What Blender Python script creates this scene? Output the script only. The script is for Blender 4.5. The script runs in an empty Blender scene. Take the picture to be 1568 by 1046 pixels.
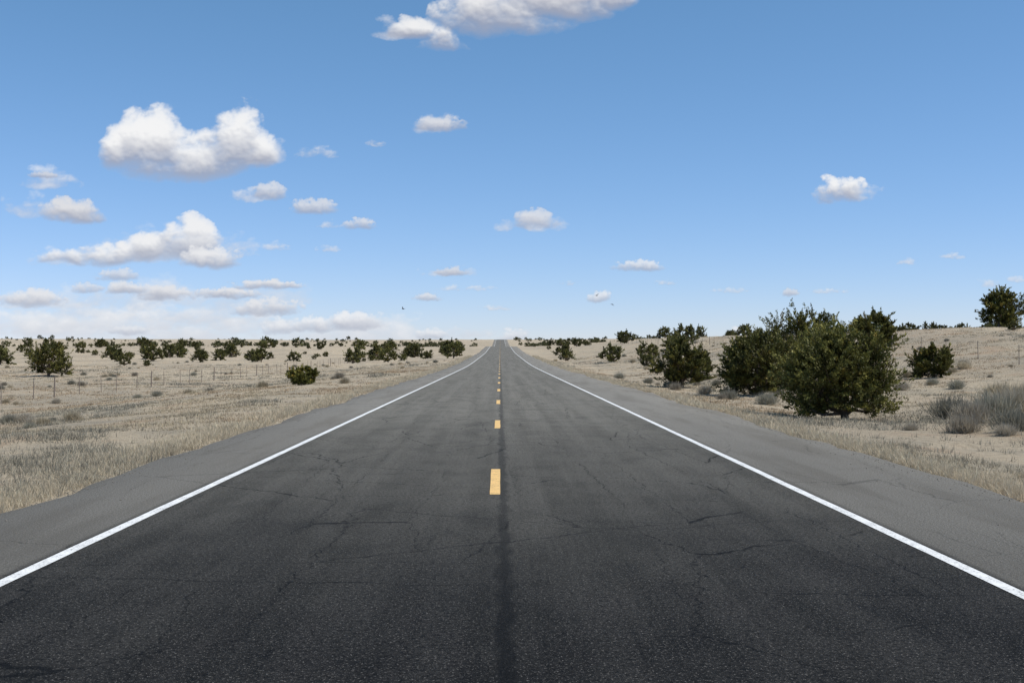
import bpy, math, random
import numpy as np
from mathutils import Vector

scene = bpy.context.scene
COL = scene.collection
rng = np.random.default_rng(7)
random.seed(7)

# ------------------------------------------------------------------ helpers
def S(t):
    t = np.clip(t, 0.0, 1.0)
    return t*t*(3-2*t)

def _hash(ix, iy, seed):
    h = np.sin(ix*127.1 + iy*311.7 + seed*74.7)*43758.5453
    return h - np.floor(h)

def vnoise(x, y, seed=0):
    x = np.asarray(x, float); y = np.asarray(y, float)
    ix = np.floor(x); iy = np.floor(y)
    fx = x-ix; fy = y-iy
    fx = fx*fx*(3-2*fx); fy = fy*fy*(3-2*fy)
    a = _hash(ix, iy, seed); b = _hash(ix+1, iy, seed)
    c = _hash(ix, iy+1, seed); d = _hash(ix+1, iy+1, seed)
    return (a*(1-fx)+b*fx)*(1-fy) + (c*(1-fx)+d*fx)*fy - 0.5

_ky = [-500, 0, 140, 300, 440, 520, 640, 760, 1100, 1250, 1900, 60000]
_kz = [0, 0, 0.0, 1.3, 3.5, 3.7, 3.3, 4.6, 12.6, 12.4, 0, 0]
_ty = np.arange(-500, 3000, 5.0)
_tz = np.interp(_ty, _ky, _kz)
_k = np.hanning(25); _k /= _k.sum()
_tz = np.convolve(np.pad(_tz, 12, mode='edge'), _k, mode='valid')
def P(y):
    return np.interp(y, _ty, _tz)

def terr(x, y):
    x = np.asarray(x, float); y = np.asarray(y, float)
    p = P(y)
    near = 1-S((y-260)/300)
    z = p + 0.0*x
    z = z - 1.1*S((-x-7)/16)*near
    z = z - 0.22*np.exp(-((x-10)/2.5)**2)*near
    z = z + 3.7*S((x-10)/30)*S((y-30)/80)*near
    off = S((np.abs(x)-6.2)/4)
    z = z + off*(0.28*vnoise(x/5, y/5, 1) + 0.10*vnoise(x/1.3, y/1.3, 2))
    z = z + S((np.abs(x)-20)/150)*(5.0*vnoise(x/230+3.3, y/330, 3) + 1.6*vnoise(x/60, y/80, 4))*S((y-150)/500)
    side = np.where(x < 0, -x-5.0, x-5.8)
    z = z - 0.07*(1-S(side/0.8)) - 0.015
    return z

def make_mesh(name, verts, faces, mats=(), cols=None, matidx=None, smooth=False, alpha=None):
    verts = np.asarray(verts, np.float32); faces = np.asarray(faces, np.int32)
    me = bpy.data.meshes.new(name)
    me.vertices.add(len(verts)); me.vertices.foreach_set("co", verts.ravel())
    k = faces.shape[1]
    me.loops.add(faces.size); me.loops.foreach_set("vertex_index", faces.ravel())
    me.polygons.add(len(faces))
    me.polygons.foreach_set("loop_start", np.arange(0, faces.size, k, dtype=np.int32))
    me.polygons.foreach_set("loop_total", np.full(len(faces), k, np.int32))
    if matidx is not None:
        me.polygons.foreach_set("material_index", np.asarray(matidx, np.int32))
    me.polygons.foreach_set("use_smooth", np.full(len(faces), smooth, bool))
    for m in mats: me.materials.append(m)
    if cols is not None:
        a = me.color_attributes.new("Col", 'FLOAT_COLOR', 'POINT')
        c4 = np.ones((len(verts), 4), np.float32); c4[:, :3] = cols
        if alpha is not None: c4[:, 3] = alpha
        a.data.foreach_set("color", c4.ravel())
    me.update(calc_edges=True); me.validate()
    return me

def add_obj(name, me, loc=(0, 0, 0), parent=None, rot=0.0, sc=(1, 1, 1)):
    o = bpy.data.objects.new(name, me)
    COL.objects.link(o); o.location = loc; o.rotation_euler = (0, 0, rot); o.scale = sc
    if parent: o.parent = parent
    return o

# ------------------------------------------------------------------ node helpers
class NT:
    def __init__(s, name=None, tree=None):
        if tree is not None:
            s.t = tree
        else:
            s.m = bpy.data.materials.new(name); s.m.use_nodes = True
            s.t = s.m.node_tree; s.t.nodes.clear()
            s.out = s.n('ShaderNodeOutputMaterial')
    def n(s, typ, **kw):
        nd = s.t.nodes.new(typ)
        for k, v in kw.items(): setattr(nd, k, v)
        return nd
    def l(s, a, b): s.t.links.new(a, b)
    def val(s, sock, v):
        if isinstance(v, bpy.types.NodeSocket): s.l(v, sock)
        else: sock.default_value = v
    def math(s, op, a, b=0.0, c=0.0, clamp=False):
        nd = s.n('ShaderNodeMath', operation=op); nd.use_clamp = clamp
        s.val(nd.inputs[0], a); s.val(nd.inputs[1], b)
        return nd.outputs[0]
    def vmath(s, op, a, b=None):
        nd = s.n('ShaderNodeVectorMath', operation=op)
        s.val(nd.inputs[0], a)
        if b is not None: s.val(nd.inputs[1], b)
        return nd.outputs[0]
    def ss(s, v, a, b, lo=0.0, hi=1.0):
        nd = s.n('ShaderNodeMapRange', interpolation_type='SMOOTHSTEP')
        s.val(nd.inputs[0], v); nd.inputs[1].default_value = a; nd.inputs[2].default_value = b
        nd.inputs[3].default_value = lo; nd.inputs[4].default_value = hi
        return nd.outputs[0]
    def noise(s, vec, scale, detail=4, rough=0.55, dist=0.0):
        nd = s.n('ShaderNodeTexNoise'); s.l(vec, nd.inputs['Vector'])
        nd.inputs['Scale'].default_value = scale; nd.inputs['Detail'].default_value = detail
        nd.inputs['Roughness'].default_value = rough; nd.inputs['Distortion'].default_value = dist
        return nd.outputs['Fac']
    def mapping(s, vec, scale=(1, 1, 1), loc=(0, 0, 0)):
        nd = s.n('ShaderNodeMapping'); s.l(vec, nd.inputs[0])
        nd.inputs['Scale'].default_value = scale; nd.inputs['Location'].default_value = loc
        return nd.outputs[0]
    def mix(s, f, a, b, blend='MIX'):
        nd = s.n('ShaderNodeMix', data_type='RGBA', blend_type=blend)
        s.val(nd.inputs[0], f)
        for sock, v in ((nd.inputs[6], a), (nd.inputs[7], b)):
            if isinstance(v, bpy.types.NodeSocket): s.l(v, sock)
            else: sock.default_value = (*v, 1)
        return nd.outputs[2]
    def pos(s):
        return s.n('ShaderNodeNewGeometry').outputs['Position']
    def xyz(s, vec):
        nd = s.n('ShaderNodeSeparateXYZ'); s.l(vec, nd.inputs[0]); return nd.outputs
    def principled(s, col, rough=0.8, spec=0.3, normal=None):
        b = s.n('ShaderNodeBsdfPrincipled')
        if isinstance(col, bpy.types.NodeSocket): s.l(col, b.inputs['Base Color'])
        else: b.inputs['Base Color'].default_value = (*col, 1)
        s.val(b.inputs['Roughness'], rough); s.val(b.inputs['Specular IOR Level'], spec)
        if normal is not None: s.l(normal, b.inputs['Normal'])
        return b
    def bump(s, h, strength=0.5, dist=0.01):
        nd = s.n('ShaderNodeBump'); s.l(h, nd.inputs['Height'])
        nd.inputs['Strength'].default_value = strength; nd.inputs['Distance'].default_value = dist
        return nd.outputs[0]
    def done(s, shader):
        s.l(shader, s.out.inputs['Surface']); return s.m

# ------------------------------------------------------------------ materials
def mat_ground():
    t = NT('dry_ground'); p = t.pos()
    big = t.noise(t.mapping(p, (0.05, 0.035, 0.05)), 1.0, 5)
    mid = t.noise(t.mapping(p, (0.4, 0.25, 0.4)), 1.0, 5, 0.6)
    fine = t.noise(p, 6.0, 6, 0.7)
    vfine = t.noise(p, 30.0, 3, 0.7)
    c = t.mix(t.ss(big, 0.42, 0.6), (0.45, 0.375, 0.27), (0.37, 0.31, 0.23))
    c = t.mix(t.ss(mid, 0.48, 0.64, 0, 0.7), c, (0.28, 0.25, 0.195))
    c = t.mix(t.ss(mid, 0.46, 0.3, 0, 0.7), c, (0.37, 0.255, 0.165))
    c = t.mix(t.ss(fine, 0.45, 0.7, 0, 0.65), c, (0.17, 0.14, 0.10))
    c = t.mix(t.ss(vfine, 0.5, 0.7, 0, 0.4), c, (0.52, 0.45, 0.35))
    nb = t.bump(t.math('ADD', fine, vfine), 0.8, 0.08)
    return t.done(t.principled(c, 0.95, 0.1, nb).outputs[0])

def crack(t, p, scale, loc, width, lo, hi, distort=0.5, seed=0.0):
    nz = t.n('ShaderNodeTexNoise'); t.l(t.mapping(p, (1, 1, 1), (seed, 0, 0)), nz.inputs['Vector'])
    nz.inputs['Scale'].default_value = 2.2; nz.inputs['Detail'].default_value = 6; nz.inputs['Roughness'].default_value = 0.65
    sc = t.n('ShaderNodeVectorMath', operation='SCALE'); t.l(nz.outputs['Color'], sc.inputs[0]); sc.inputs['Scale'].default_value = distort
    v = t.vmath('ADD', p, sc.outputs[0])
    vo = t.n('ShaderNodeTexVoronoi', feature='DISTANCE_TO_EDGE')
    t.l(t.mapping(v, scale, loc), vo.inputs['Vector']); vo.inputs['Scale'].default_value = 1.0
    cr = t.ss(vo.outputs['Distance'], width, width*0.2)
    m = t.ss(t.noise(t.mapping(p, (0.45, 0.35, 1), (seed*2, 3, 0)), 1.0, 3), lo, hi)
    return t.math('MULTIPLY', cr, m)

def mat_road():
    t = NT('asphalt'); p = t.pos(); x = t.xyz(p)
    ax = t.math('ABSOLUTE', t.math('SUBTRACT', x[0], 0.05))
    wob = t.noise(t.mapping(p, (1, 0.3, 1)), 0.8, 3)
    axw = t.math('ADD', ax, t.math('MULTIPLY', t.math('SUBTRACT', wob, 0.5), 0.12))
    sh = t.ss(axw, 3.66, 3.78)
    agg = t.noise(p, 62.0, 2, 0.8)
    agg2 = t.noise(p, 24.0, 4, 0.75)
    blot = t.noise(t.mapping(p, (1.3, 0.7, 1)), 1.0, 6, 0.65)
    streak = t.noise(t.mapping(p, (2.2, 0.05, 1)), 1.0, 4, 0.6)
    patch = t.noise(t.mapping(p, (0.5, 0.12, 1)), 1.0, 4, 0.55)
    # grazing-angle brightening painted into the asphalt colour, dark near to pale far
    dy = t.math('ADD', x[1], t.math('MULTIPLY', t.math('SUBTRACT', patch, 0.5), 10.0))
    graze = t.math('ADD', t.ss(dy, 6.0, 16.0, 0.0, 0.42), t.ss(dy, 11.0, 38.0, 0.0, 0.58))
    ca = t.mix(graze, (0.0115, 0.011, 0.010), (0.135, 0.128, 0.109))
    cb = t.mix(graze, (0.022, 0.021, 0.0195), (0.190, 0.180, 0.155))
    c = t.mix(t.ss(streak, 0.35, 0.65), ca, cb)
    c = t.mix(t.ss(blot, 0.45, 0.62, 0, 0.45), c, t.mix(graze, (0.030, 0.0285, 0.0265), (0.205, 0.195, 0.169)))
    c = t.mix(t.ss(blot, 0.46, 0.34, 0, 0.45), c, t.mix(graze, (0.007, 0.007, 0.007), (0.095, 0.091, 0.08)))
    c = t.mix(t.ss(agg, 0.57, 0.70, 0, 0.95), c, t.mix(graze, (0.20, 0.19, 0.175), (0.29, 0.28, 0.25)))
    c = t.mix(t.ss(agg2, 0.54, 0.38, 0, 0.75), c, t.mix(graze, (0.004, 0.004, 0.004), (0.06, 0.058, 0.051)))
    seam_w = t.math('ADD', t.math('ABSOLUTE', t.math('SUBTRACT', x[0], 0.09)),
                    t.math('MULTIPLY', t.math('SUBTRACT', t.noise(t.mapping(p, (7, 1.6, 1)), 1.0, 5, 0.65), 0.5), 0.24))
    c = t.mix(t.ss(seam_w, 0.085, 0.02, 0, 0.7), c, t.mix(graze, (0.004, 0.004, 0.004), (0.065, 0.062, 0.056)))
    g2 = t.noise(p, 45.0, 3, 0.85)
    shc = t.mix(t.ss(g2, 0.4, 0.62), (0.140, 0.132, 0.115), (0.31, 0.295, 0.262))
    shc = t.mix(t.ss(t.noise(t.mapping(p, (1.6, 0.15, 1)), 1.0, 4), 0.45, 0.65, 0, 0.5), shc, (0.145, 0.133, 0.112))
    shc = t.mix(t.math('SUBTRACT', 0.66, t.math('MULTIPLY', graze, 0.60)), shc, (0.055, 0.052, 0.047))  # shoulder follows the same painted grazing brightening, darker close by
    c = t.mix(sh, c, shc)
    cr = crack(t, p, (0.30, 0.22, 0.0), (0.3, 0.1, 0), 0.0036, 0.42, 0.5, 0.5)
    cr2 = crack(t, p, (0.85, 0.11, 0.0), (1.3, 0.4, 0), 0.005, 0.45, 0.53, 0.35, 5.0)
    cr3 = crack(t, p, (0.12, 0.5, 0.0), (4.3, 2.4, 0), 0.0034, 0.45, 0.53, 0.35, 9.0)
    cr = t.math('MAXIMUM', t.math('MAXIMUM', cr, cr2), cr3)
    cr = t.math('MULTIPLY', cr, t.math('SUBTRACT', 0.8, t.math('MULTIPLY', sh, 0.45)))
    c = t.mix(cr, c, (0.004, 0.004, 0.004))
    h = t.math('ADD', t.math('MULTIPLY', agg, 1.0), t.math('MULTIPLY', agg2, 0.8))
    nb = t.bump(h, 0.9, 0.015)
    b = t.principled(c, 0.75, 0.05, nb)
    return t.done(b.outputs[0])

def mat_paint(name, col, wear=0.5):
    t = NT(name); p = t.pos()
    w = t.noise(p, 45.0, 4, 0.7); w2 = t.noise(p, 5.0, 4, 0.6)
    k = t.math('MULTIPLY', t.ss(w, 0.50, 0.64), t.ss(w2, 0.3, 0.65, 0.3, 1.0))
    c = t.mix(t.ss(w2, 0.35, 0.7, 0, 0.4), col, tuple(v*0.6 for v in col))
    c = t.mix(t.math('MULTIPLY', k, wear), c, (0.05, 0.05, 0.05))
    return t.done(t.principled(c, 0.6, 0.3, t.bump(w, 0.4, 0.006)).outputs[0])

def mat_vcol(name, transl=0.25, rough=0.8, spec=0.15):
    t = NT(name)
    a = t.n('ShaderNodeAttribute', attribute_name='Col')
    oi = t.n('ShaderNodeObjectInfo')
    g = t.n('ShaderNodeHueSaturation'); t.l(a.outputs['Color'], g.inputs['Color'])
    t.l(t.ss(oi.outputs['Random'], 0, 1, 0.8, 1.25), g.inputs['Value'])
    b = t.principled(g.outputs[0], rough, spec)
    tr = t.n('ShaderNodeBsdfTranslucent'); t.l(g.outputs[0], tr.inputs['Color'])
    m = t.n('ShaderNodeMixShader'); m.inputs[0].default_value = transl
    t.l(b.outputs[0], m.inputs[1]); t.l(tr.outputs[0], m.inputs[2])
    return t.done(m.outputs[0])

def mat_bark():
    t = NT('bark'); p = t.pos()
    w = t.noise(t.mapping(p, (20, 20, 4)), 1.0, 5, 0.7)
    return t.done(t.principled(t.mix(w, (0.09, 0.065, 0.045), (0.23, 0.18, 0.14)), 0.95, 0.1, t.bump(w, 0.8, 0.02)).outputs[0])

def mat_simple(name, c1, c2, scale, rough=0.8, metal=0.0):
    t = NT(name); w = t.noise(t.pos(), scale, 4, 0.6)
    b = t.principled(t.mix(w, c1, c2), rough, 0.3); b.inputs['Metallic'].default_value = metal
    return t.done(b.outputs[0])

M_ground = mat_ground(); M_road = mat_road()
M_white = mat_paint('white_road_paint', (0.76, 0.76, 0.74), 0.75)
M_yellow = mat_paint('yellow_road_paint', (0.78, 0.50, 0.18), 0.65)
M_leaf = mat_vcol('juniper_foliage', 0.15, 0.6, 0.25)
M_grass = mat_vcol('dry_grass_blades', 0.35)
M_bark = mat_bark()
M_post = mat_simple('weathered_post', (0.13, 0.10, 0.08), (0.28, 0.235, 0.19), 9)
M_wire = mat_simple('galvanised_wire', (0.25, 0.24, 0.22), (0.4, 0.38, 0.35), 5, 0.5, 0.6)
M_stone = mat_simple('gravel_stone', (0.09, 0.082, 0.07), (0.25, 0.23, 0.195), 14, 0.9)

# ------------------------------------------------------------------ ground + road
ys = np.concatenate([np.arange(-60, 0, 3.0), np.arange(0, 70, 0.5), np.arange(70, 200, 2.0), np.arange(200, 1400, 8.0),
                     np.geomspace(1400, 40000, 40)])
xr = np.concatenate([np.arange(0, 45, 0.5), np.arange(45, 120, 2.5), np.geomspace(120, 30000, 60)])
xs = np.concatenate([-xr[::-1][:-1], xr])
def grid(xs_rows, ys, zfun, name, mats):
    X = xs_rows; Y = np.repeat(ys[:, None], X.shape[1], 1)
    Z = zfun(X, Y)
    V = np.stack([X, Y, Z], -1).reshape(-1, 3)
    ny, nx = X.shape
    i = np.arange(ny-1)[:, None]*nx + np.arange(nx-1)[None, :]
    F = np.stack([i, i+1, i+1+nx, i+nx], -1).reshape(-1, 4)
    return add_obj(name, make_mesh(name, V, F, mats, smooth=True))
grid(np.repeat(xs[None, :], len(ys), 0), ys, terr, 'ground', [M_ground])

yr = ys[ys <= 1300]
cols = np.array([-5.3, -5.15, -4.2, -3.5, -1.8, 0, 1.8, 3.5, 4.5, 5.9, 6.1])
XR = np.repeat(cols[None, :], len(yr), 0)
XR[:, 0] += 0.30*vnoise(yr*0.9, yr*0, 5) + 0.25*vnoise(yr*0.15, yr*0, 6)
XR[:, -1] += 0.30*vnoise(yr*0.9, yr*0+3, 7) + 0.30*vnoise(yr*0.15, yr*0, 8)
XR[:, 1] = XR[:, 0]+0.12; XR[:, -2] = XR[:, -1]-0.12
def zroad(X, Y):
    z = P(Y) + 0.0*X
    z[:, 0] -= 0.05; z[:, -1] -= 0.05
    return z
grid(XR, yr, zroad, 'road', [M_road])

def strip(x0, x1, y0, y1, V, F, jit=0.006):
    yy = yr[(yr > y0) & (yr < y1)]
    yy = np.concatenate([[y0], yy, [y1]])
    b = len(V)
    for y in yy:
        j1 = jit*2*float(vnoise(y*1.7, x0, 11)); j2 = jit*2*float(vnoise(y*1.7, x1, 12))
        V.append((x0+j1, y, float(P(y))+0.004)); V.append((x1+j2, y, float(P(y))+0.004))
    for k in range(len(yy)-1):
        F.append((b+2*k, b+2*k+1, b+2*k+3, b+2*k+2))
for nm, xc in (('road_edge_line', -3.56), ('road_edge_line', 3.66)):
    V, F = [], []
    strip(xc-0.055, xc+0.055, -50, 1280, V, F)
    add_obj(nm, make_mesh(nm, V, F, [M_white]))
V, F = [], []
for k in range(-4, 95):
    y0 = 14.2 + 12.19*k
    strip(-0.065, 0.06, y0, y0+3.05, V, F, 0.004)
add_obj('centre_line_dashes', make_mesh('centre_line_dashes', V, F, [M_yellow]))

# loose gravel along the pavement edges
r = np.random.default_rng(91)
octv = np.array([(1, 0, 0), (-1, 0, 0), (0, 1, 0), (0, -1, 0), (0, 0, 1), (0, 0, -1)], float)
octf = np.array([(0, 2, 4), (2, 1, 4), (1, 3, 4), (3, 0, 4), (2, 0, 5), (1, 2, 5), (3, 1, 5), (0, 3, 5)])
N = 8000
gy = 7*(9)**r.uniform(0, 1, N)
sd = np.where(r.uniform(0, 1, N) < 0.5, -1, 1)
gx = np.where(sd < 0, -5.3, 6.1) + r.normal(0, 0.16, N) + np.where(r.uniform(0, 1, N) < 0.05, -sd*np.abs(r.normal(0, 0.5, N)), 0)
onroad = (gx > -5.1) & (gx < 5.9)
gz = np.where(onroad, P(gy), terr(gx, gy)+0.005)
rad = 0.004+0.010*r.uniform(0, 1, N)**2*(1+gy*0.01)
VV = octv[None]*rad[:, None, None]*r.uniform(0.6, 1.3, (N, 6, 1))*np.array([1, 1, 0.7]) + np.stack([gx, gy, gz+rad*0.3], -1)[:, None, :]
FF = octf[None]+np.arange(N)[:, None, None]*6
add_obj('roadside_gravel', make_mesh('roadside_gravel', VV.reshape(-1, 3), FF.reshape(-1, 3), [M_stone]))

# ------------------------------------------------------------------ grass
def tufts(px, py, nb, h, w, colr, spread, seed):
    r = np.random.default_rng(seed)
    n = len(px)
    X = np.repeat(px, nb); Y = np.repeat(py, nb)
    H = np.repeat(h, nb)*r.uniform(0.5, 1.15, n*nb); W = np.repeat(w, nb)
    SP = np.repeat(spread, nb)
    X = X + r.normal(0, 1, n*nb)*SP; Y = Y + r.normal(0, 1, n*nb)*SP
    Z = terr(X, Y) - 0.02
    a = r.uniform(0, 2*np.pi, n*nb); lean = np.abs(r.normal(0, 0.7, n*nb))*H; la = r.uniform(0, 2*np.pi, n*nb)
    dx = np.cos(a)*W*0.5; dy = np.sin(a)*W*0.5
    b1 = np.stack([X-dx, Y-dy, Z], -1); b2 = np.stack([X+dx, Y+dy, Z], -1)
    tp = np.stack([X+np.cos(la)*lean, Y+np.sin(la)*lean, Z+H], -1)
    V = np.stack([b1, b2, tp], 1).reshape(-1, 3)
    C = np.repeat(colr, nb, 0)*r.uniform(0.7, 1.2, (n*nb, 1))
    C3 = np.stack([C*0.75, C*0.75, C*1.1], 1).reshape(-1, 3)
    return V, np.clip(C3, 0, 0.85)

def grass_field(side, n, seed):
    r = np.random.default_rng(seed)
    y = 9*(22)**(r.uniform(0, 1, n)**0.8)
    if side < 0: x = -(5.25 + r.uniform(0, 1, n)*(0.5*y+4))
    else: x = 6.1 + r.uniform(0, 1, n)*(0.5*y+4)
    keep = r.uniform(0, 1, n) < np.clip(0.38 + 2.4*vnoise(x/2.2, y/3.0, 21) + 1.4*vnoise(x/0.7, y/0.9, 27), 0.05, 1)
    x, y = x[keep], y[keep]; n = len(x)
    m = vnoise(x/9, y/14, 22) + 0.5*vnoise(x/2, y/3, 23)
    straw = np.array([0.59, 0.49, 0.335]); sage = np.array([0.42, 0.385, 0.30]); rust = np.array([0.50, 0.36, 0.225])
    k = S((m-0.02)/0.22)[:, None]; q = S((-m-0.02)/0.2)[:, None]*0.8
    c = straw*(1-k)+sage*k; c = c*(1-q)+rust*q
    c = c*r.uniform(0.5, 1.2, (n, 1))
    h = r.uniform(0.03, 0.115, n)*(1+0.5*S((m-0.05)/0.2))
    w = np.maximum(0.008, y*0.0007)
    return tufts(x, y, 8, h, w, c, 0.05+y*0.0013, seed+1)
def grass_edge(x0, dirn, n, seed):
    r = np.random.default_rng(seed)
    y = 8*(30)**r.uniform(0, 1, n)
    x = x0 + dirn*np.abs(r.normal(0, 0.45, n))
    x = x + 0.4*vnoise(y*0.15, y*0, 6 if dirn < 0 else 8)
    c = np.array([0.72, 0.61, 0.44])*r.uniform(0.7, 1.12, (n, 1))
    h = r.uniform(0.04, 0.17, n)*(0.4+0.9*(vnoise(x/1.0, y/2.2, 31)+0.5))
    return tufts(x, y, 9, h, np.maximum(0.008, y*0.0006), c, 0.05+y*0.0008, seed+1)
parts = [grass_field(-1, 70000, 100), grass_field(1, 60000, 200), grass_edge(-5.40, -1, 10000, 300), grass_edge(6.2, 1, 10000, 400)]
V = np.concatenate([p[0] for p in parts]); C = np.concatenate([p[1] for p in parts])
F = np.arange(len(V)).reshape(-1, 3)
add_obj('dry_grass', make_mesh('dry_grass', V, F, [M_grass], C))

# ------------------------------------------------------------------ junipers
def tube(pts, radii, nseg=6):
    V, F = [], []
    pts = [Vector(p) for p in pts]
    for i, p in enumerate(pts):
        d = (pts[min(i+1, len(pts)-1)]-pts[max(i-1, 0)]).normalized()
        a = d.orthogonal().normalized(); b = d.cross(a)
        for k in range(nseg):
            t = 2*math.pi*k/nseg
            V.append(p + (a*math.cos(t)+b*math.sin(t))*radii[i])
    for i in range(len(pts)-1):
        for k in range(nseg):
            k2 = (k+1) % nseg
            q = (i*nseg+k, i*nseg+k2, (i+1)*nseg+k2, (i+1)*nseg+k)
            F.append((q[0], q[1], q[2])); F.append((q[0], q[2], q[3]))
    return V, F

def juniper_mesh(name, w, h, seed, nlobes=12, plumes=26, leaves=60, ls=0.07, base_col=(0.122, 0.117, 0.030), top=0.5, low=0.10):
    r = np.random.default_rng(seed)
    R = w/2
    V, F, MI = [], [], []
    centres = []
    for i in range(nlobes):
        tz = (i+0.5)/nlobes
        zz = low + (0.84-low)*tz**1.05
        prof = (0.80+0.5*tz) if tz < 0.4 else (1-(tz-0.4)**2*(2.3-1.4*top))
        rr = R*max(0.05, prof)*r.uniform(0.3, 0.76)
        if tz > 0.85: rr *= 0.6
        a = i*2.399 + r.uniform(-0.5, 0.5)
        centres.append((rr*math.cos(a), rr*math.sin(a), zz*h, min(R*0.5, h*0.3)*r.uniform(0.6, 1.1)*(1-0.35*max(0, tz-0.5)*2)))
    bx, by = r.uniform(-0.06, 0.06, 2)*w
    tv, tf = tube([(bx, by, -0.15), (bx*0.8, by*0.8, h*0.15), (bx*0.2, by*0.3, h*0.45), (0, 0, h*0.75)],
                  [0.06*h*0.8, 0.05*h*0.8, 0.03*h, 0.008*h])
    for v in tv: V.append(tuple(v))
    for f in tf: F.append(f); MI.append(0)
    nv = len(V)
    for c in centres:
        s = Vector((bx*0.7, by*0.7, h*r.uniform(0.05, 0.25))); e = Vector(c[:3])
        mid = (s+e)/2 + Vector((e.x*0.15, e.y*0.15, -0.04*h))
        tv, tf = tube([s, mid, e], [0.022*h, 0.014*h, 0.005*h], 5)
        for v in tv: V.append(tuple(v))
        for f in tf: F.append(tuple(k+nv for k in f)); MI.append(0)
        nv = len(V)
    VB = np.array(V); CB = np.full((len(VB), 3), 0.15)
    LV, LC = [], []
    for c in centres:
        cx, cy, cz, cr = c
        out = np.array([cx, cy, 0.0]); out /= (np.linalg.norm(out)+1e-6)
        ltone = r.uniform(0.75, 1.2)
        for j in range(plumes):
            d = r.normal(0, 1, 3); d /= np.linalg.norm(d)
            d = d + 0.45*out + np.array([0, 0, 0.30]); d /= np.linalg.norm(d)
            if d[2] < -0.35: d[2] *= 0.5
            L = cr*r.uniform(0.65, 1.35)
            if r.uniform() < 0.18: L *= 1.35
            start = np.array([cx, cy, cz]) + d*L*0.15
            n = int(leaves*r.uniform(0.6, 1.3))
            t = r.uniform(0.0, 1, n)**0.7
            up = d*0.75 + np.array([0, 0, 0.5])
            pos = start + t[:, None]*(d[None, :]*(1-0.3*t[:, None]) + 0.3*t[:, None]*up[None, :])*L
            rad = 0.21*cr*(1.08-t)**0.7*0.8 + 0.01
            pos = pos + r.normal(0, 0.6, (n, 3))*rad[:, None]
            pos[:, 2] = np.maximum(pos[:, 2], 0.02+r.uniform(0, 0.08, n))
            ld = up[None, :] + r.normal(0, 0.55, (n, 3)); ld /= np.linalg.norm(ld, axis=1)[:, None]
            sd = np.cross(ld, r.normal(0, 1, (n, 3))); sd /= np.linalg.norm(sd, axis=1)[:, None]
            sz = ls*r.uniform(0.6, 1.4, n)[:, None]
            a1 = pos - sd*sz*0.38; a2 = pos + sd*sz*0.38; a3 = pos + ld*sz*1.25
            LV.append(np.stack([a1, a2, a3], 1).reshape(-1, 3))
            tone = r.uniform(0.45, 1.35)*ltone
            cc = np.array(base_col)*tone
            cc = cc[None, :]*(0.25+1.05*t[:, None]) * np.array([1+0.15*(tone-1), 1, 0.95])  # crown-interior shade painted into the leaf colour, paler towards the plume tips
            if r.uniform() < 0.05: cc = cc*np.array([1.4, 1.12, 0.9])
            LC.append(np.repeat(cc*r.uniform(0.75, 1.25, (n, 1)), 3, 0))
    LV = np.concatenate(LV); LC = np.concatenate(LC)
    nb = len(VB)
    LF = np.arange(len(LV)).reshape(-1, 3)+nb
    F = np.concatenate([np.array(F), LF]); MI = np.concatenate([np.array(MI), np.ones(len(LF), int)])
    return make_mesh(name, np.concatenate([VB, LV]), F, [M_bark, M_leaf], np.concatenate([CB, LC]), MI)

def put(name, me, x, y, rot=0.0, s=1.0, sc=None, parent=None, sink=0.03):
    return add_obj(name, me, (x, y, float(terr(x, y))-sink), parent, rot, sc if sc else (s, s, s))

near = [
    (9.5, 33.6, 3.2, 2.6, 1, 28, 0.55, 'juniper_tree'),
    (10.5, 49.0, 3.4, 2.5, 2, 22, 0.65, 'juniper_tree'),
    (9.2, 61.0, 2.5, 2.5, 3, 14, 0.6, 'juniper_tree'),
    (12.2, 74.0, 1.9, 2.1, 4, 10, 0.6, 'juniper_tree'),
    (15.2, 60.0, 4.3, 3.5, 5, 22, 0.95, 'juniper_tree'),
    (26.8, 86.0, 3.3, 2.7, 6, 14, 0.9, 'juniper_tree'),
    (21.8, 60.5, 2.1, 1.75, 7, 12, 0.5, 'juniper_tree'),
    (43.0, 103.0, 4.2, 3.4, 8, 14, 0.7, 'juniper_tree'),
    (-10.4, 64.0, 1.75, 1.1, 9, 12, 0.95, 'juniper_shrub'),
    (-49.0, 132.0, 4.8, 3.6, 10, 14, 0.95, 'juniper_tree'),
    (19.6, 76.0, 2.6, 2.3, 11, 12, 0.8, 'juniper_tree'),
]
for (x, y, w, h, sd, nl, br, nm) in near:
    ls = 0.052 if y < 45 else (0.065 if y < 75 else 0.11)
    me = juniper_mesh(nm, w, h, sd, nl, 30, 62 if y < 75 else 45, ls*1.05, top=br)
    put(nm, me, x, y, rot=sd*1.3)

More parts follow.
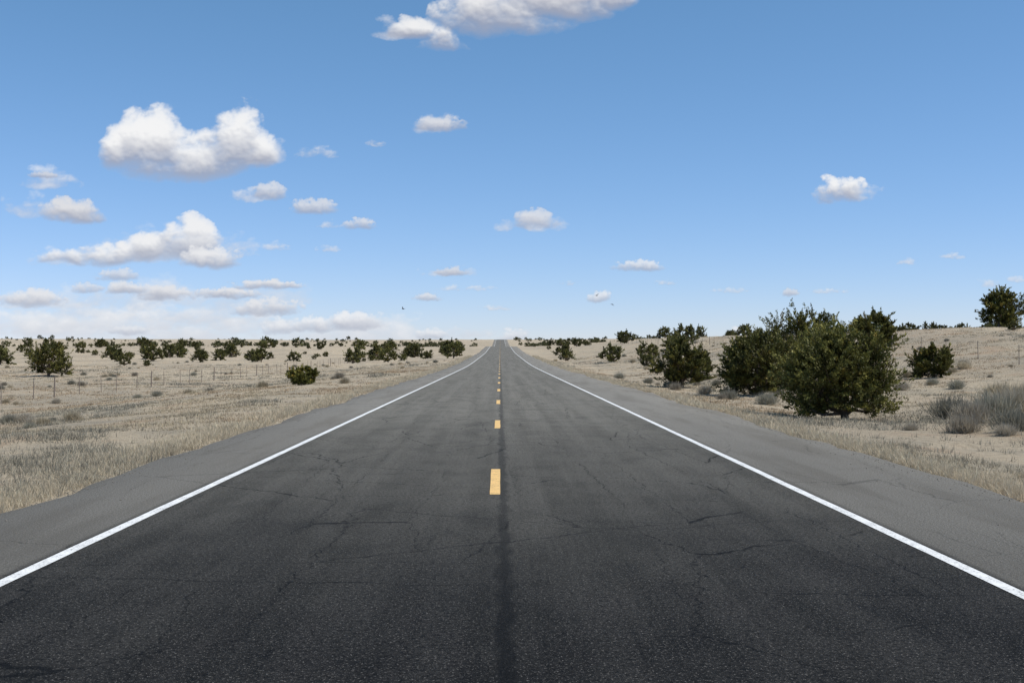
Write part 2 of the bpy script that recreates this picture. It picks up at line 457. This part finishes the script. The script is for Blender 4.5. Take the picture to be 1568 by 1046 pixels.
vari = [juniper_mesh('juniper_tree_variant', 4.2, 3.0+0.3*(k % 2), 50+k, 10, 16, 26, 0.2, top=0.5+0.1*k, base_col=(0.122, 0.120, 0.038)) for k in range(5)]
low = [juniper_mesh('juniper_far_variant', 4.2, 3.0, 80+k, 8, 9, 14, 0.34, top=0.8, base_col=(0.115, 0.118, 0.052)) for k in range(4)]
mid = [(-84, 204, 1.0), (-62, 200, .5), (-57, 196, .35), (-55, 222, .75), (-26, 215, .95), (-45, 228, .9), (-7.8, 205, .85),
       (14, 115, .42), (10.5, 190, .55), (17.5, 142, .68), (21.5, 150, .8), (24, 162, .75), (14.5, 156, .75), (27, 175, .9), (12.0, 230, .8),
       (-41, 240, .7), (-70, 245, 1.0), (-76, 262, .9), (26, 120, .5), (41, 96, .25), (-19, 240, .5), (-14.5, 236, .5)]
for i, (x, y, s) in enumerate(mid):
    put('juniper_tree', vari[i % 5], x, y, rot=i*1.7, s=s)

par = bpy.data.objects.new('distant_juniper_trees', None); COL.objects.link(par)
n = 0; tries = 0
while n < 1500 and tries < 34000:
    tries += 1
    y = 215*(1350/215)**(rng.uniform()**0.62)
    x = rng.uniform(-0.5, 0.5)*y
    gap = 9+0.004*y
    if abs(x) < gap: continue
    dens = 0.35*float(vnoise(x/55, y/80, 40))+0.6*float(vnoise(x/14, y/20, 41))+0.5
    thr = 0.63 if x < 0 else 0.57
    if y < 450: thr += 0.05
    if x > 0 and y < 450: thr -= 0.09
    if dens < thr-0.34*rng.uniform(): continue
    s = 0.26+0.84*rng.uniform()**1.8
    put('juniper_clump', (vari if y < 420 else low)[rng.integers(4)], x, y, rot=rng.uniform(0, 6.28),
        sc=(s*rng.uniform(.75, 1.2), s*rng.uniform(.75, 1.2), s*rng.uniform(.85, 1.15)), parent=par, sink=0.1)
    n += 1
for i in range(9):
    x = 50 + i*1.9; y = 150 + 3*math.sin(i*2.1)
    put('juniper_clump', vari[i % 5], x, y, rot=i, sc=(0.55, 0.55, 0.36+0.12*math.sin(i*1.3)), parent=par)

# ------------------------------------------------------------------ grey brush
def brush_mesh(name, w, h, seed, n=900, col=(0.27, 0.24, 0.19)):
    r = np.random.default_rng(seed)
    a = r.uniform(0, 2*np.pi, n); el = np.abs(r.normal(0, 0.6, n))
    L = h*r.uniform(0.5, 1.1, n)
    ox = r.normal(0, w*0.16, n); oy = r.normal(0, w*0.16, n)
    d = np.stack([np.sin(el)*np.cos(a), np.sin(el)*np.sin(a), np.cos(el)], -1)
    b = np.stack([ox, oy, np.zeros(n)], -1)
    tip = b + d*L[:, None]*np.array([w/h*0.55, w/h*0.55, 1])
    st = b + (tip-b)*r.uniform(0, 0.7, n)[:, None]
    sd = np.cross(d, r.normal(0, 1, (n, 3))); sd /= np.linalg.norm(sd, axis=1)[:, None]
    V = np.stack([st-sd*0.008, st+sd*0.008, tip+r.normal(0, 0.04, (n, 3))], 1).reshape(-1, 3)
    C = np.repeat(np.array(col)*r.uniform(0.6, 1.35, (n, 1)), 3, 0)
    return make_mesh(name, V, np.arange(len(V)).reshape(-1, 3), [M_grass], C)
bm = [brush_mesh('grey_brush', 1.1, 0.6, 300+k, 1300, c) for k, c in enumerate([(0.34, .30, .235), (.27, .255, .20), (.42, .36, .255)])]
for i, (x, y, s) in enumerate([(11.6, 29.5, 1.0), (12.6, 30.5, 1.25), (13.2, 28.2, 1.0), (14.0, 33, 1.2), (12.2, 27.0, .6), (15.8, 36.5, 1.3), (10.9, 25.8, .5),
                               (13.5, 25.5, 1.0), (17, 41, 1.1), (9.6, 28, .35), (11.9, 31.6, 1.1), (13.4, 31.0, 1.2), (10.6, 27.4, .8), (11.4, 26.6, .9)]):
    put('sagebrush', bm[i % 3], x, y, rot=i*2.2, s=s)
bp = bpy.data.objects.new('scattered_brush', None); COL.objects.link(bp)
for i in range(700):
    y = 26*(9)**rng.uniform(); sx = -1 if rng.uniform() < 0.6 else 1
    x = sx*(8 + rng.uniform()*(0.48*y))
    if sx < 0 and y < 32: continue
    if float(vnoise(x/8, y/12, 55)) < 0.0: continue
    put('brush_clump', bm[rng.integers(3)], x, y, rot=rng.uniform(0, 6), s=rng.uniform(0.25, 0.8), parent=bp)

# ------------------------------------------------------------------ fences
def fence(name, xf, y0, y1, step=4.0, hgt=1.15, rs=1.0):
    e = bpy.data.objects.new(name, None); COL.objects.link(e)
    V, F = [], []; tops = []
    k = 0; y = y0
    while y < y1:
        x = xf + 0.15*math.sin(k*2.3); z = float(terr(x, y))
        wood = (k % 5 == 0); rd = (0.05 if wood else 0.025)*rs
        lx, ly = 0.03*math.sin(k*5.1), 0.03*math.cos(k*3.7)
        hh = hgt*(1.08 if wood else 1.0)
        tv, tf = tube([(x, y, z-0.2), (x+lx*.5, y+ly*.5, z+hh*0.5), (x+lx, y+ly, z+hh)], [rd, rd*0.95, rd*0.85], 7)
        b = len(V); V += [tuple(v) for v in tv]; F += [tuple(i+b for i in f) for f in tf]
        c = len(V); V.append((x+lx, y+ly, z+hh+0.005))
        for q in range(7): F.append((c-7+q, c-7+(q+1) % 7, c))
        tops.append((x+lx*.6, y+ly*.6, z)); y += step; k += 1
    add_obj('posts', make_mesh('posts', V, F, [M_post]), parent=e)
    V, F = [], []
    for lev in (0.35, 0.6, 0.85, 1.08):
        pts = []
        for i, (x, y, z) in enumerate(tops):
            pts.append((x-0.04, y, z+lev*hgt/1.15))
            if i < len(tops)-1:
                q = tops[i+1]; pts.append(((x+q[0])/2-0.04, (y+q[1])/2, (z+q[2])/2+lev*hgt/1.15-0.02))
        tv, tf = tube(pts, [0.0025]*len(pts), 3)
        b = len(V); V += [tuple(v) for v in tv]; F += [tuple(i+b for i in f) for f in tf]
    add_obj('wires', make_mesh('wires', V, F, [M_wire]), parent=e)
fence('wire_fence', -27.0, 34, 330)
fence('wire_fence', 27.5, 34, 260, 5.0, 1.05, 0.8)

# ------------------------------------------------------------------ birds
M_bird = mat_simple('black_feathers', (0.012, 0.012, 0.014), (0.03, 0.03, 0.035), 20, 0.5)
def bird(x, y, z, rot, flap):
    V, F = [], []
    tv, tf = tube([(0, -.24, 0), (0, -.2, .0), (0, -.1, 0.005), (0, 0, 0.0), (0, .1, .01), (0, .16, .025), (0, .2, .025), (0, .25, .015)],
                  [.008, .02, .04, .055, .045, .03, .028, .003], 8)
    V += [tuple(v) for v in tv]; F += tf
    for sgn in (-1, 1):
        pr = [(.03, .07, -.05, 0), (.16, .10, -.06, .5), (.30, .07, -.07, .8), (.42, -.03, -.12, 1.0)]
        b = len(V)
        for (sx, ly, ty, f) in pr:
            zz = 0.02+flap*f*0.16
            V += [(sgn*sx, ly, zz+.006), (sgn*sx, ty, zz), (sgn*sx, ly, zz-.006)]
        for i in range(3):
            for (p, q) in ((0, 1), (1, 2), (2, 0)):
                a0, a1, b0, b1 = b+3*i+p, b+3*i+q, b+3*i+3+p, b+3*i+3+q
                F += [(a0, a1, b1), (a0, b1, b0)]
    b = len(V); V += [(-.015, -.2, 0), (.015, -.2, 0), (.06, -.36, 0), (-.06, -.36, 0)]; F += [(b, b+1, b+2), (b, b+2, b+3)]
    o = add_obj('raven', make_mesh('raven', V, F, [M_bird]), (x, y, z)); o.rotation_euler = (0, 0.25, rot); o.scale = (1.4, 1.4, 1.4)
bird(-20, 250, 10.4, 1.2, 1.2); bird(20, 250, 13.2, 2.3, 0.8); bird(23.2, 250, 11.4, 0.6, -0.6)

# ------------------------------------------------------------------ clouds: a far, curved sheet 25 km out carrying the cumulus field, sunlit tops and shaded bases painted in
def fbm(x, y, seed, octs=6, gain=0.52, billow=False):
    a = 1.0; tot = 0.0; out = np.zeros_like(x)
    ca, sa = math.cos(0.65), math.sin(0.65)
    for o in range(octs):
        n_ = vnoise(x+o*17.3, y+o*9.1, seed+o)*2
        if billow: n_ = np.abs(n_)*2-0.65
        out += a*n_; tot += a; a *= gain
        x, y = (x*ca-y*sa)*2.03, (x*sa+y*ca)*2.03
    return out/tot*1.6
STEP = 0.00062
gu = np.arange(-0.50, 0.50, STEP); gv = np.arange(0.002, 0.335, STEP)
GU, GV = np.meshgrid(gu, gv)
AL = np.zeros_like(GU); RGB = np.zeros(GU.shape+(3,))
def over(sl, a, rgb):
    A0 = AL[sl]; R0 = RGB[sl]
    na = a + A0*(1-a)
    RGB[sl] = np.where(na[..., None] > 1e-4, (rgb*a[..., None] + R0*(A0*(1-a))[..., None])/np.maximum(na, 1e-4)[..., None], R0)
    AL[sl] = na
WHITE = np.array([0.91, 0.91, 0.915]); GREY = np.array([0.37, 0.39, 0.475])
def cloud(blobs, seed, kind='c', op=1.0, lum=1.0):
    B = [((c-766)/1850, (538-b)/1850, (538-t)/1850, w/1850) for c, b, t, w in blobs]
    hmax = max(b[2]-b[1] for b in B)
    pad = 0.6*hmax+0.25*max(b[3] for b in B)
    u0 = min(b[0]-b[3]/2 for b in B)-pad; u1 = max(b[0]+b[3]/2 for b in B)+pad
    v0 = min(b[1] for b in B)-0.5*hmax; v1 = max(b[2] for b in B)+0.5*hmax
    i0, i1 = np.searchsorted(gu, [u0, u1]); j0, j1 = np.searchsorted(gv, [v0, v1])
    sl = (slice(j0, j1), slice(i0, i1))
    U = GU[sl]; Vv = GV[sl]
    if U.size == 0: return
    L = hmax
    X = U/L; Y = Vv/L
    wx = fbm(X*0.9, Y*0.9, seed+50, 6); wy = fbm(X*0.9+5, Y*0.9, seed+60, 6)
    if kind == 'c': Uw = U+wx*0.28*L; Vw = Vv+wy*0.11*L
    else: Uw = U+wx*0.45*L; Vw = Vv+wy*0.16*L
    q = np.full(U.shape, -4.0); vrel = np.zeros(U.shape)
    for (cu, vb, vt, wd) in B:
        h = vt-vb; c_ = vb+0.22*h
        r2 = ((Uw-cu)/(wd/2))**2*1.0
        dv = (Vw-c_); r2 = r2 + np.where(dv > 0, dv/(0.80*h), -dv/(0.27*h))**2
        qq = 1-r2
        k = 0.30
        hh = np.clip(0.5+0.5*(qq-q)/k, 0, 1)
        vrel = vrel*(1-hh) + ((Vw-vb)/h)*hh
        q = q*(1-hh)+qq*hh + k*hh*(1-hh)
    vr = np.clip(vrel, 0, 1.1)
    if kind == 'c':
        n1 = fbm(X*2.6, Y*2.9, seed, 6, 0.58, True)
        n2 = fbm(X*1.4, Y*2.3, seed+20, 7, 0.60)
        d = q + n1*0.34*(0.2+0.8*np.minimum(vr, 0.9)) + n2*0.50
        d = d - np.clip(-q-0.22, 0, 4)*2.2
        lowness = math.exp(-max(B[0][1], 0)/0.05)
        sharp = 1.4+(5.2-2.4*lowness)*S(vr*1.25-0.1)
        a = 1-np.exp(-sharp*np.clip(d, 0, 3)**1.5)
        sm = np.sqrt(np.clip(d, 0, 2))
        for _ in range(4):
            p_ = np.pad(sm, 1, mode='edge')
            sm = (p_[1:-1, 1:-1]*2+p_[:-2, 1:-1]+p_[2:, 1:-1]+p_[1:-1, :-2]+p_[1:-1, 2:])/6
        gy_, gx_ = np.gradient(sm, STEP/L)
        lit = np.tanh((-gy_*0.85-gx_*0.45)*0.32)
        br = 0.02+0.98*S((vr-0.06)*1.3) + 0.28*lit + 0.14*n1 + 0.12*n2  # sunlight on tops and shade on bases computed into the cloud colour
        thin = (1-S(d*2.0))
        br = br*(1-thin*0.6) + 0.60*thin*0.6
        br = np.clip(br, 0.0, 1)*lum
    else:
        n2 = fbm(X*1.1, Y*2.0, seed+20, 7, 0.6)
        d = q + n2*0.95 - 0.10
        a = 1-np.exp(-0.9*np.clip(d, 0, 3)**1.4)
        br = np.clip(0.36+0.45*vr+0.25*n2, 0.1, 1)*lum
    hz = math.exp(-max(B[0][1], 0)/0.045)*0.45  # distance haze mixed into the colour of low clouds
    rgb = GREY+(WHITE-GREY)*br[..., None]
    rgb = rgb*(1-hz) + np.array([0.66, 0.71, 0.80])*hz
    over(sl, np.clip(a*op, 0, 1), rgb)
W_ = [((75, 288, 260, 90),), ((40, 335, 300, 90),), ((480, 243, 224, 66),), ((385, 308, 288, 70),), ((425, 384, 370, 44),), ((505, 386, 374, 40),),
      ((505, 350, 336, 40),), ((90, 408, 382, 110),), ((360, 398, 364, 70),), ((200, 472, 426, 250),), ((380, 476, 423, 220),), ((50, 472, 443, 200),),
      ((560, 510, 480, 120),), ((810, 354, 325, 105),),
      ((1300, 304, 276, 105),), ((672, 203, 177, 84),), ((690, 424, 408, 100),), ((715, 445, 436, 90),), ((870, 437, 428, 30),), ((1020, 436, 428, 50),),
      ((1120, 448, 440, 60),), ((1270, 449, 442, 70),), ((1390, 405, 394, 40),), ((1460, 396, 386, 40),), ((1520, 440, 426, 60),), ((1560, 432, 422, 40),),
      ((575, 225, 212, 30),), ((760, 475, 467, 50),), ((400, 250, 212, 70),), ((600, 58, 25, 80),), ((700, 518, 500, 130),),
      ((800, 520, 502, 70),), ((1140, 518, 498, 60),), ((320, 495, 466, 200),), ((120, 487, 458, 260),), ((260, 400, 350, 240),), ((230, 492, 468, 200),)]
for i, b in enumerate(W_): cloud(b, 500+i*7, 'w', 0.78)
for b, s_ in ((((120, 522, 478, 460),), 911), (((360, 524, 480, 420),), 922), (((40, 517, 476, 240),), 933), (((560, 524, 484, 240),), 944), (((240, 508, 470, 520),), 955)):
    cloud(b, s_, 'w', 1.0, 1.15)
C_ = [([(208, 264, 168, 124), (345, 264, 157, 116), (275, 272, 190, 230), (240, 260, 160, 80), (388, 258, 205, 90), (168, 258, 206, 64)], 1.0),
      ([(640, 62, 22, 110), (690, 84, 25, 90), (765, 56, -40, 190), (860, 24, -60, 200), (945, 8, -60, 100)], 0.92),
      ([(1286, 309, 266, 104)], 1.0),
      ([(100, 408, 384, 110), (175, 406, 366, 150), (240, 404, 356, 90), (292, 398, 330, 94)], 0.95),
      ([(325, 414, 378, 114)], 0.85),
      ([(110, 342, 300, 104)], 0.66), ([(412, 306, 276, 62)], 0.70), ([(481, 327, 303, 78)], 0.66), ([(555, 351, 334, 60)], 0.70), ([(818, 352, 320, 84)], 0.70),
      ([(978, 415, 397, 86)], 0.88), ([(674, 203, 177, 86)], 0.68),
      ([(48, 472, 441, 108)], 0.8), ([(180, 431, 411, 76)], 0.7), ([(200, 452, 432, 80), (248, 462, 436, 96)], 0.75), ([(408, 443, 428, 114), (345, 458, 440, 104)], 0.75),
      ([(412, 485, 457, 114)], 0.8), ([(545, 507, 473, 100), (475, 510, 482, 100)], 1.0), ([(430, 514, 488, 74)], 1.0), ([(916, 463, 444, 40)], 0.9), ([(654, 461, 449, 48)], 0.72),
      ([(785, 523, 503, 46)], 0.95), ([(660, 521, 504, 64)], 0.95), ([(1130, 519, 498, 38)], 0.95), ([(690, 422, 409, 64)], 0.60), ([(1210, 454, 441, 28)], 0.60),
      ([(135, 449, 432, 50)], 0.7), ([(70, 274, 264, 50)], 0.55), ([(200, 513, 497, 74)], 0.85)]
for i, (b, lm) in enumerate(C_):
    small = max(x[3] for x in b) < 90
    cloud(b, 11+i*13, 'c', 0.80 if small else 1.0, lm)
mask = AL > 0.012
ny, nx = AL.shape
cell = mask[:-1, :-1] | mask[1:, :-1] | mask[:-1, 1:] | mask[1:, 1:]
jj, ii = np.nonzero(cell)
idx = jj*nx+ii
F = np.stack([idx, idx+1, idx+1+nx, idx+nx], -1)
used, inv = np.unique(F.ravel(), return_inverse=True)
F = inv.reshape(-1, 4)
uu = GU.ravel()[used]; vv = GV.ravel()[used]
RAD = 25000.0
nrm = 1/np.sqrt(1+uu*uu)
Vc = np.stack([uu*nrm*RAD, nrm*RAD, vv*nrm*RAD+1.68], -1)
t = NT('cloud_baked_light')
at = t.n('ShaderNodeAttribute', attribute_name='Col')
em = t.n('ShaderNodeEmission'); t.l(at.outputs['Color'], em.inputs[0]); em.inputs[1].default_value = 1.0  # emission shows the baked cloud shading; the sun does not light it
tp = t.n('ShaderNodeBsdfTransparent'); mx = t.n('ShaderNodeMixShader')
t.l(at.outputs['Alpha'], mx.inputs[0]); t.l(tp.outputs[0], mx.inputs[1]); t.l(em.outputs[0], mx.inputs[2])
M_cloud = t.done(mx.outputs[0])
try: M_cloud.cycles.emission_sampling = 'NONE'
except Exception: pass
cm = make_mesh('clouds', Vc, F, [M_cloud], RGB.reshape(-1, 3)[used], alpha=AL.ravel()[used])
add_obj('clouds', cm)

# ------------------------------------------------------------------ sky and sun
EL, AZ = math.radians(54), math.radians(104)
w = bpy.data.worlds.new("World"); scene.world = w; w.use_nodes = True
nt = w.node_tree; nt.nodes.clear()
T = NT(tree=nt)
sky = T.n('ShaderNodeTexSky'); sky.sky_type = 'NISHITA'; sky.sun_disc = False
sky.sun_elevation = EL; sky.sun_rotation = AZ; sky.altitude = 2000; sky.air_density = 1.0; sky.dust_density = 0.3; sky.ozone_density = 3.0
sc_ = T.n('ShaderNodeSeparateColor'); T.l(sky.outputs[0], sc_.inputs[0])
def ch(i, a, g):
    return T.math('MULTIPLY', T.math('POWER', T.math('MULTIPLY', sc_.outputs[i], 0.10), g), a/0.10)
cc_ = T.n('ShaderNodeCombineColor')
T.l(ch(0, 1.0, 1.0), cc_.inputs[0]); T.l(ch(1, 0.96, 0.80), cc_.inputs[1]); T.l(ch(2, 1.28, 0.93), cc_.inputs[2])
bg = T.n('ShaderNodeBackground'); bg.inputs[1].default_value = 0.10
wo = T.n('ShaderNodeOutputWorld')
T.l(cc_.outputs[0], bg.inputs[0]); T.l(bg.outputs[0], wo.inputs[0])

sl = bpy.data.lights.new('sun', 'SUN'); sl.energy = 5.0; sl.angle = math.radians(0.5); sl.color = (1.0, 0.95, 0.87)
so = bpy.data.objects.new('sun', sl); COL.objects.link(so)
dirv = Vector((math.sin(AZ)*math.cos(EL), math.cos(AZ)*math.cos(EL), math.sin(EL)))
so.rotation_euler = dirv.to_track_quat('Z', 'Y').to_euler(); so.location = dirv*100

cam = bpy.data.cameras.new('camera'); cam.lens = 42.5; cam.sensor_width = 36; cam.clip_start = 0.1; cam.clip_end = 80000
co = bpy.data.objects.new('camera', cam); COL.objects.link(co)
co.location = (0.06, 0, 1.68)
co.rotation_euler = (math.radians(90+0.465), 0, math.radians(-0.557))
scene.camera = co
scene.view_settings.view_transform = 'Standard'; scene.view_settings.look = 'None'; scene.view_settings.exposure = 0
